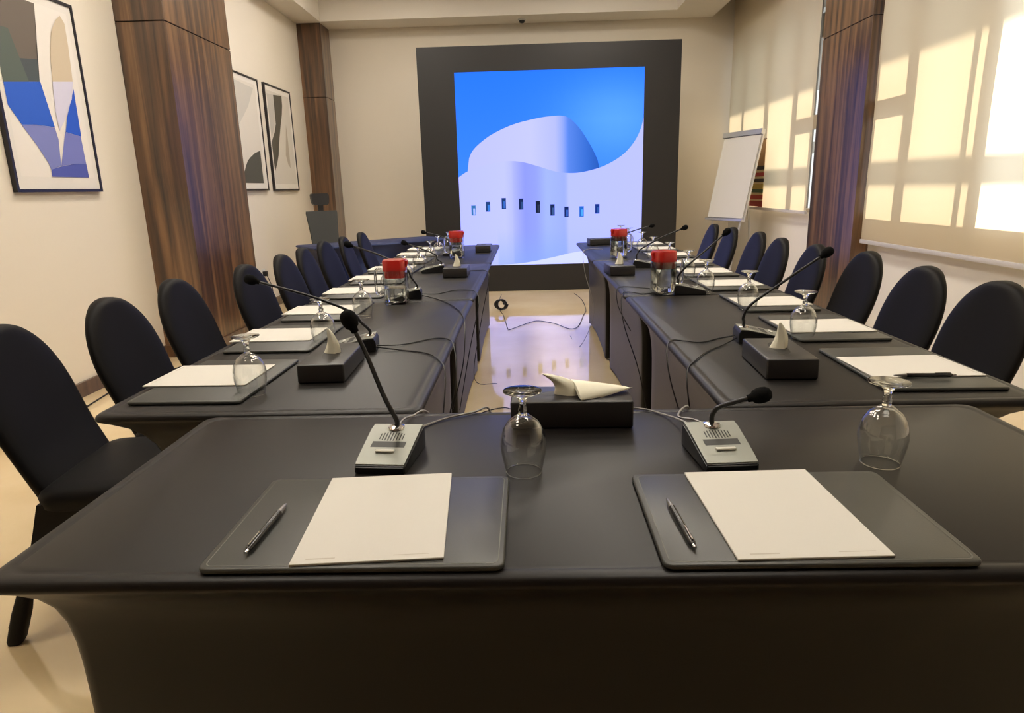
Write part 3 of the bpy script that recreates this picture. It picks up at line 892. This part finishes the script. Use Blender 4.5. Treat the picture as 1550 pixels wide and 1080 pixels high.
# ---------------------------------------------------------------- tissue boxes
def tissue_box(label, cx, cy, hx, hy, h, rz, kind):
    o = thing('tissue_box', label, 'tissue box', (cx, cy, TZ0), rz, 'black leather tissue boxes')
    finish('box', slab(hx, hy, .006, 0, h, .004), M['box_leather'], o, 40)
    bm = bmesh.new()
    n = 24
    sx, sy = (hx * .55, hy * .34) if hx > hy else (hx * .34, hy * .55)
    bm.faces.new([bm.verts.new((sx * math.cos(2 * PI * i / n), sy * math.sin(2 * PI * i / n), h + .0004)) for i in range(n)])
    finish('slot', bm, M['mic_dark'], o, None)
    if kind == 'cone':
        rings = []
        for k in range(9):
            t = k / 8
            r = .0165 * (1 - t) ** .75 + .0025
            rings.append([(r * (1 + .28 * math.sin(3 * a + t * 2)) * math.cos(a) * 1.1 + .004 * math.sin(t * 4), r * (.75 + .25 * math.cos(2 * a + 1)) * math.sin(a) - .006 * t, h + .0005 + .072 * t) for a in [2 * PI * q / 18 for q in range(18)]])
        finish('tissue', loft(rings), M['tissue'], o, 60)
    elif kind == 'flap':
        rings = []
        for k in range(9):
            t = k / 8
            r = .026 * (1 - t) ** .7 + .007
            rings.append([(r * 1.1 * math.cos(a) - .055 * t * t, r * .5 * math.sin(a) * (1 + .2 * math.sin(3 * a)), h + .0005 + .045 * t ** .8) for a in [2 * PI * q / 18 for q in range(18)]])
        finish('tissue', loft(rings), M['tissue'], o, 60)
        # folded tissue lying over the right end
        bm = bmesh.new()
        P = [(-.008, .045), (.02, -.052), (.135, .004), (.06, .035)]
        nx, ny = 10, 6
        g = []
        for i in range(nx + 1):
            row = []
            for jj in range(ny + 1):
                u, v = i / nx, jj / ny
                x = (1 - u) * ((1 - v) * P[1][0] + v * P[0][0]) + u * ((1 - v) * P[2][0] + v * (P[2][0] - .01))
                y = (1 - u) * ((1 - v) * P[1][1] + v * P[0][1]) + u * ((1 - v) * P[2][1] + v * (P[2][1] + .012))
                z = h + .004 + .020 * math.sin(PI * v) * (1 - u) ** .6 + .008 * u * (1 - v) + .012 * (1 - u) * v
                row.append((x, y, z))
            g.append(row)
        V = [[bm.verts.new(p) for p in r] for r in g]
        W = [[bm.verts.new((p[0], p[1], max(h + .0008, p[2] - .010 * (1 - i / nx) - .0015))) for p in r] for i, r in enumerate(g)]
        for i in range(nx):
            for jj in range(ny):
                bm.faces.new((V[i][jj], V[i + 1][jj], V[i + 1][jj + 1], V[i][jj + 1])); bm.faces.new((W[i][jj + 1], W[i + 1][jj + 1], W[i + 1][jj], W[i][jj]))
        for i in range(nx):
            bm.faces.new((V[i][0], W[i][0], W[i + 1][0], V[i + 1][0])); bm.faces.new((V[i + 1][ny], W[i + 1][ny], W[i][ny], V[i][ny]))
        for jj in range(ny):
            bm.faces.new((V[0][jj + 1], W[0][jj + 1], W[0][jj], V[0][jj])); bm.faces.new((V[nx][jj], W[nx][jj], W[nx][jj + 1], V[nx][jj + 1]))
        finish('loose_tissue', bm, M['tissue'], o, 60)
    return o
tissue_box('tissue box with pulled tissues at the centre of the front table', .087, 1.397, .130, .060, .060, math.radians(-1), 'flap')
tissue_box('tissue box near the front end of the left row', -.572, 1.855, .064, .135, .052, math.radians(2), 'cone')
tissue_box('tissue box near the front end of the right row', .684, 1.795, .066, .125, .055, math.radians(-3), 'cone')
tissue_box('tissue box halfway along the left row', -.43, 3.99, .072, .105, .055, 0, 'cone')
tissue_box('tissue box halfway along the right row', .530, 3.91, .072, .105, .055, math.radians(4), 'cone')
tissue_box('tissue box at the far end of the left row', -.365, 5.55, .062, .11, .055, 0, 'none')
tissue_box('tissue box at the far end of the right row', .64, 5.93, .11, .065, .055, math.radians(8), 'none')

# ---------------------------------------------------------------- conference microphones
def mic(label, x, y, rz, pts, r_head=.0155):
    """base at (x,y) facing local -y; pts: gooseneck path in world space, last = head"""
    o = thing('conference_microphone', label, 'microphone', (x, y, TZ0), rz, 'gooseneck conference microphones')
    def sec(yy, z0, z1, hx): return [(-hx, yy, z0), (hx, yy, z0), (hx, yy, z1), (-hx, yy, z1)]
    bm = loft([sec(-.072, 0, .014, .046), sec(-.068, 0, .017, .048), (sec(-.02, 0, .028, .050)), sec(.045, 0, .042, .052), sec(.068, 0, .044, .052), sec(.075, 0, .030, .051)])
    bmesh.ops.bevel(bm, geom=list(bm.edges), offset=.002, segments=2, affect='EDGES')
    finish('base', bm, M['black_plastic'], o, 40)
    def topz(yy):
        return interp([(-.072, .014), (-.068, .017), (-.02, .028), (.045, .042), (.068, .044)], yy)
    bm = loft([sec(yy, topz(yy) - .002, topz(yy) + .0022, hx) for yy, hx in ((-.069, .0455), (-.055, .0465), (-.02, .0475), (.045, .049), (.068, .049))])
    finish('top_plate', bm, M['mic_plate'], o, 30)
    def onplate(bm, x0, x1, y0, y1, d):
        z0, z1 = topz(y0) + d, topz(y1) + d
        bm.faces.new([bm.verts.new(p) for p in ((x0, y0, z0), (x1, y0, z0), (x1, y1, z1), (x0, y1, z1))])
    bm = bmesh.new()
    for k in range(9):
        xx = (k - 4) * .0056
        hh = .0145 * (1 - (abs(k - 4) / 5.5) ** 2) ** .5
        onplate(bm, xx - .0012, xx + .0012, .018 - hh, .018 + hh, .0027)
    finish('speaker_grille', bm, M['mic_dark'], o, None)
    bm = bmesh.new(); onplate(bm, -.033, .033, -.018, .0015, .0027)
    finish('display_window', bm, M['mic_dark'], o, None)
    bm = bmesh.new(); onplate(bm, -.030, .030, -.047, -.0145, .0026)
    f = finish('button_recess', bm, M['mic_plate'], o, None)
    bm = box(-.018, .018, -.037, -.028, topz(-.03) + .002, topz(-.03) + .006, .0012)
    finish('button', bm, M['mic_button'], f)
    finish('collar', lathe([(0, .044), (.017, .044), (.016, .0475), (.009, .050), (0, .050)], 24, center=(0, .052, 0)), M['chrome'], o)
    inv = (Matrix.Translation((x, y, TZ0)) @ Matrix.Rotation(rz, 4, 'Z')).inverted()
    L = [Vector((0, .052, .046)), Vector((0, .052, .062))] + [inv @ Vector(p) for p in pts]
    finish('gooseneck', tube(L, lambda t: .0054 - .0014 * t, 10, 8), M['black_plastic'], o, 60)
    d = (L[-1] - L[-2]).normalized()
    hb = L[-1]
    bm = lathe([(0, -.022), (.0070, -.022), (.0078, -.014), (r_head * .8, -.010), (r_head * .97, -.002), (r_head, .006), (r_head * .93, .014), (r_head * .66, .0205), (r_head * .3, .023), (0, .0235)], 24)
    q = Vector((0, 0, 1)).rotation_difference(d).to_matrix()
    bmesh.ops.rotate(bm, verts=bm.verts, cent=(0, 0, 0), matrix=q)
    bmesh.ops.translate(bm, verts=bm.verts, vec=hb)
    finish('windscreen', bm, M['foam'], o, 60)
    return o
mic('microphone on the left of the front table, stem leaning left', -.272, 1.19, math.radians(-5), [(-.288, 1.236, .865), (-.312, 1.22, .955), (-.332, 1.205, 1.018)])
mic('microphone on the right of the front table, stem bent sideways right', .352, 1.175, math.radians(3), [(.352, 1.225, .822), (.361, 1.222, .833), (.40, 1.215, .848), (.431, 1.21, .858)])
mic('microphone behind the nearest tissue box on the left row', -.575, 2.115, math.radians(-84), [(-.545, 2.11, .84), (-.575, 2.10, .878), (-.68, 2.06, .935), (-.84, 2.0, 1.0)])
mic('microphone behind the nearest tissue box on the right row', .745, 2.125, math.radians(84), [(.69, 2.125, .83), (.71, 2.12, .87), (.80, 2.11, .94), (.925, 2.10, 1.03)])
mic('microphone behind the nearest red lidded jug on the left row', -.59, 3.17, math.radians(-84), [(-.56, 3.16, .85), (-.585, 3.15, .90), (-.70, 3.12, .965), (-.83, 3.1, 1.016)])
mic('microphone behind the nearest red lidded jug on the right row', .755, 3.13, math.radians(84), [(.70, 3.13, .83), (.74, 3.12, .88), (.83, 3.11, .96), (.905, 3.1, 1.03)])
mic('microphone beside the tissue box halfway along the left row', -.60, 4.19, math.radians(-84), [(-.57, 4.18, .83), (-.58, 4.18, .86), (-.66, 4.16, .90), (-.76, 4.14, .94)])
mic('microphone beside the tissue box halfway along the right row', .73, 4.20, math.radians(84), [(.68, 4.20, .83), (.71, 4.18, .87), (.83, 4.14, .94), (.945, 4.1, .992)])
mic('farthest microphone on the left row, beside the far jug', -.60, 5.27, math.radians(-84), [(-.57, 5.26, .82), (-.60, 5.26, .86), (-.70, 5.24, .91), (-.80, 5.2, .938)])
mic('farthest microphone on the right row, beyond the far jug', .73, 5.25, math.radians(84), [(.68, 5.25, .82), (.70, 5.25, .86), (.82, 5.22, .91), (.95, 5.2, .945)])

# ---------------------------------------------------------------- water jugs with red lids
def jug(label, x, y, rz, fill):
    o = thing('water_jug', label, 'jug', (x, y, TZ0), rz, 'glass water jugs with red lids')
    def ring(hw, r, z): return [(a, b, z) for a, b in rrect(hw, hw, r, 5)]
    out = [ring(.047, .014, .0), ring(.050, .016, .004), ring(.051, .020, .06), ring(.051, .024, .13), ring(.050, .030, .165)]
    inn = [ring(.047, .026, .165), ring(.0482, .022, .13), ring(.0482, .018, .06), ring(.047, .014, .016), ring(.044, .012, .013)]
    finish('body', loft(out + inn), M['thin_glass'], o, 50)
    w = [ring(.0436, .011, .0135), ring(.0474, .015, .02), ring(.0479, .018, .06), ring(.0479, .022, fill)]
    finish('water', loft(w), M['water'], o, 50)
    finish('handle', tube([(.050, 0, .150), (.075, 0, .158), (.092, 0, .148), (.094, 0, .10), (.092, 0, .055), (.075, 0, .042), (.050, 0, .048)], .0065, 10), M['glass'], o, 60)
    lid = [ring(.040, .020, .118), ring(.0445, .022, .120), ring(.0455, .025, .151), ring(.0515, .030, .152), ring(.0515, .030, .196), ring(.049, .030, .201), ring(.03, .02, .203)]
    finish('lid', loft(lid), M['red_lid'], o, 40)
    finish('lid_spout', loft([[(-.044 + a, b, z) for a, b in rrect(hx, .016, .006, 3)] for z, hx in ((.165, .010), (.188, .018), (.196, .016))]), M['red_lid'], o, 40)
    return o
jug('nearest red lidded water jug on the left row', -.606, 3.02, math.radians(178), .075)
jug('nearest red lidded water jug on the right row', .632, 3.13, math.radians(12), .142)
jug('far red lidded water jug on the left row', -.535, 5.05, math.radians(170), .10)
jug('far red lidded water jug on the right row', .650, 4.82, math.radians(20), .142)

# ---------------------------------------------------------------- cables
def cable(label, pts, m='black_rubber', r=.0023, name='microphone_cable'):
    tag(finish(name, tube(pts, r, 6, 6), M[m], None, 60), label, 'cable', 'loose microphone cables')
z = TZ0 + .0035
cable('short grey cable behind front left microphone, running right', [(-.262, 1.267, .775), (-.255, 1.31, .765), (-.235, 1.36, z), (-.19, 1.41, z), (-.13, 1.45, z), (-.10, 1.475, z), (-.09, 1.49, .70)], 'grey_rubber')
cable('thin grey cable behind front left microphone, curling back', [(-.285, 1.267, .775), (-.283, 1.32, .768), (-.28, 1.38, .764), (-.27, 1.43, z), (-.245, 1.462, z), (-.215, 1.49, .70)], 'grey_rubber', .0025)
cable('grey cable behind front right microphone, running left', [(.33, 1.255, .775), (.315, 1.33, .768), (.295, 1.41, z), (.25, 1.452, z), (.17, 1.462, z), (.14, 1.49, .69)], 'grey_rubber')
cable('grey kinked cable behind front right microphone', [(.36, 1.255, .775), (.345, 1.33, .768), (.325, 1.39, z), (.335, 1.43, z), (.36, 1.46, z), (.37, 1.49, .70)], 'grey_rubber', .0025)
ex = -.252
cable('upper black cable leaving the nearest left row microphone over table edge', [(-.50, 2.10, .765), (-.42, 2.16, z), (-.33, 2.24, z), (-.28, 2.22, z), (-.252, 2.14, .748), (-.238, 2.05, .68), (-.26, 1.98, .55), (-.30, 1.9, .42), (-.33, 1.88, .2), (-.22, 2.0, .006), (-.16, 2.15, .006)])
cable('lower black cable leaving the nearest left row microphone over table edge', [(-.50, 2.08, .765), (-.42, 2.08, z), (-.33, 2.03, z), (-.28, 1.95, z), (-.248, 1.86, .735), (-.25, 1.76, .62), (-.28, 1.68, .48), (-.31, 1.62, .3)])
cable('black cable from the second left row microphone hanging down table side', [(-.52, 3.16, .765), (-.45, 3.12, z), (-.38, 3.0, z), (-.31, 2.82, z), (-.27, 2.66, z), (-.248, 2.5, .735), (-.25, 2.40, .62), (-.29, 2.33, .46), (-.33, 2.3, .3), (-.36, 2.28, .1)])
cable('black cable from the second left row microphone to the aisle edge', [(-.52, 3.19, .765), (-.45, 3.26, z), (-.38, 3.36, z), (-.31, 3.36, z), (-.262, 3.28, .752), (-.246, 3.2, .70), (-.29, 3.12, .5), (-.35, 3.10, .2)])
cable('black cable from the third left row microphone to the aisle edge', [(-.53, 4.19, .765), (-.42, 4.18, z), (-.32, 4.20, z), (-.262, 4.16, .752), (-.246, 4.1, .70), (-.30, 4.05, .45), (-.35, 4.0, .1), (-.22, 4.2, .006)])
ex = .445
cable('upper black cable leaving the nearest right row microphone over table edge', [(.67, 2.14, .765), (.62, 2.15, z), (.55, 2.10, z), (.50, 2.13, z), (.46, 2.13, z), (.434, 2.06, .735), (.437, 2.0, .65), (.48, 1.92, .48), (.52, 1.86, .30), (.53, 1.83, .12)])
cable('lower black cable leaving the nearest right row microphone over table edge', [(.67, 2.11, .765), (.61, 2.06, z), (.54, 1.98, z), (.48, 1.88, z), (.437, 1.80, .738), (.44, 1.76, .64), (.49, 1.86, .50), (.53, 2.1, .38), (.545, 2.3, .34)])
cable('black cable from the second right row microphone to the aisle edge', [(.68, 3.14, .765), (.60, 3.14, z), (.53, 3.12, z), (.47, 3.18, z), (.436, 3.12, .738), (.44, 3.05, .62), (.50, 2.98, .42), (.54, 2.92, .2)])
cable('second black cable from the second right row microphone', [(.68, 3.12, .765), (.62, 3.26, z), (.55, 3.32, z), (.48, 3.36, z), (.442, 3.33, .742), (.447, 3.29, .66), (.50, 3.24, .55)])
cable('pale cable over the far inner corner of the right row', [(.60, 5.45, z), (.53, 5.5, z), (.47, 5.42, z), (.436, 5.32, .735), (.44, 5.2, .6), (.50, 5.1, .3), (.40, 5.2, .006), (.35, 5.6, .006)], 'grey_rubber')
cable('long thin black cable looping across the aisle floor', [(-.33, 8.0, .006), (-.345, 7.4, .006), (-.31, 6.95, .008), (-.262, 6.64, .006), (-.22, 6.2, .006), (-.19, 5.93, .006), (-.142, 5.98, .006), (-.01, 6.21, .006), (.09, 6.30, .006), (.24, 6.15, .006), (.36, 5.90, .006), (.446, 6.0, .006), (.54, 6.55, .006), (.59, 6.85, .006), (.60, 7.47, .006), (.55, 7.96, .006)], r=.003)
bm = None
cable('black coiled cable bundle on the floor by the left row end', [(-.315 + .052 * math.cos(t * .9) + .002 * t, 6.92 + .012 * math.sin(t * 1.7), .066 + .050 * math.sin(t * .9)) for t in range(0, 22)], r=.008)
cable('tangled black cable on floor beside the near left table', [(-.36, 3.45, .006), (-.28, 3.62, .006), (-.15, 3.7, .006), (-.09, 3.58, .006), (-.16, 3.44, .006), (-.26, 3.36, .01), (-.23, 3.25, .014), (-.17, 3.32, .012), (-.20, 3.48, .008), (-.30, 3.5, .006)], r=.003)
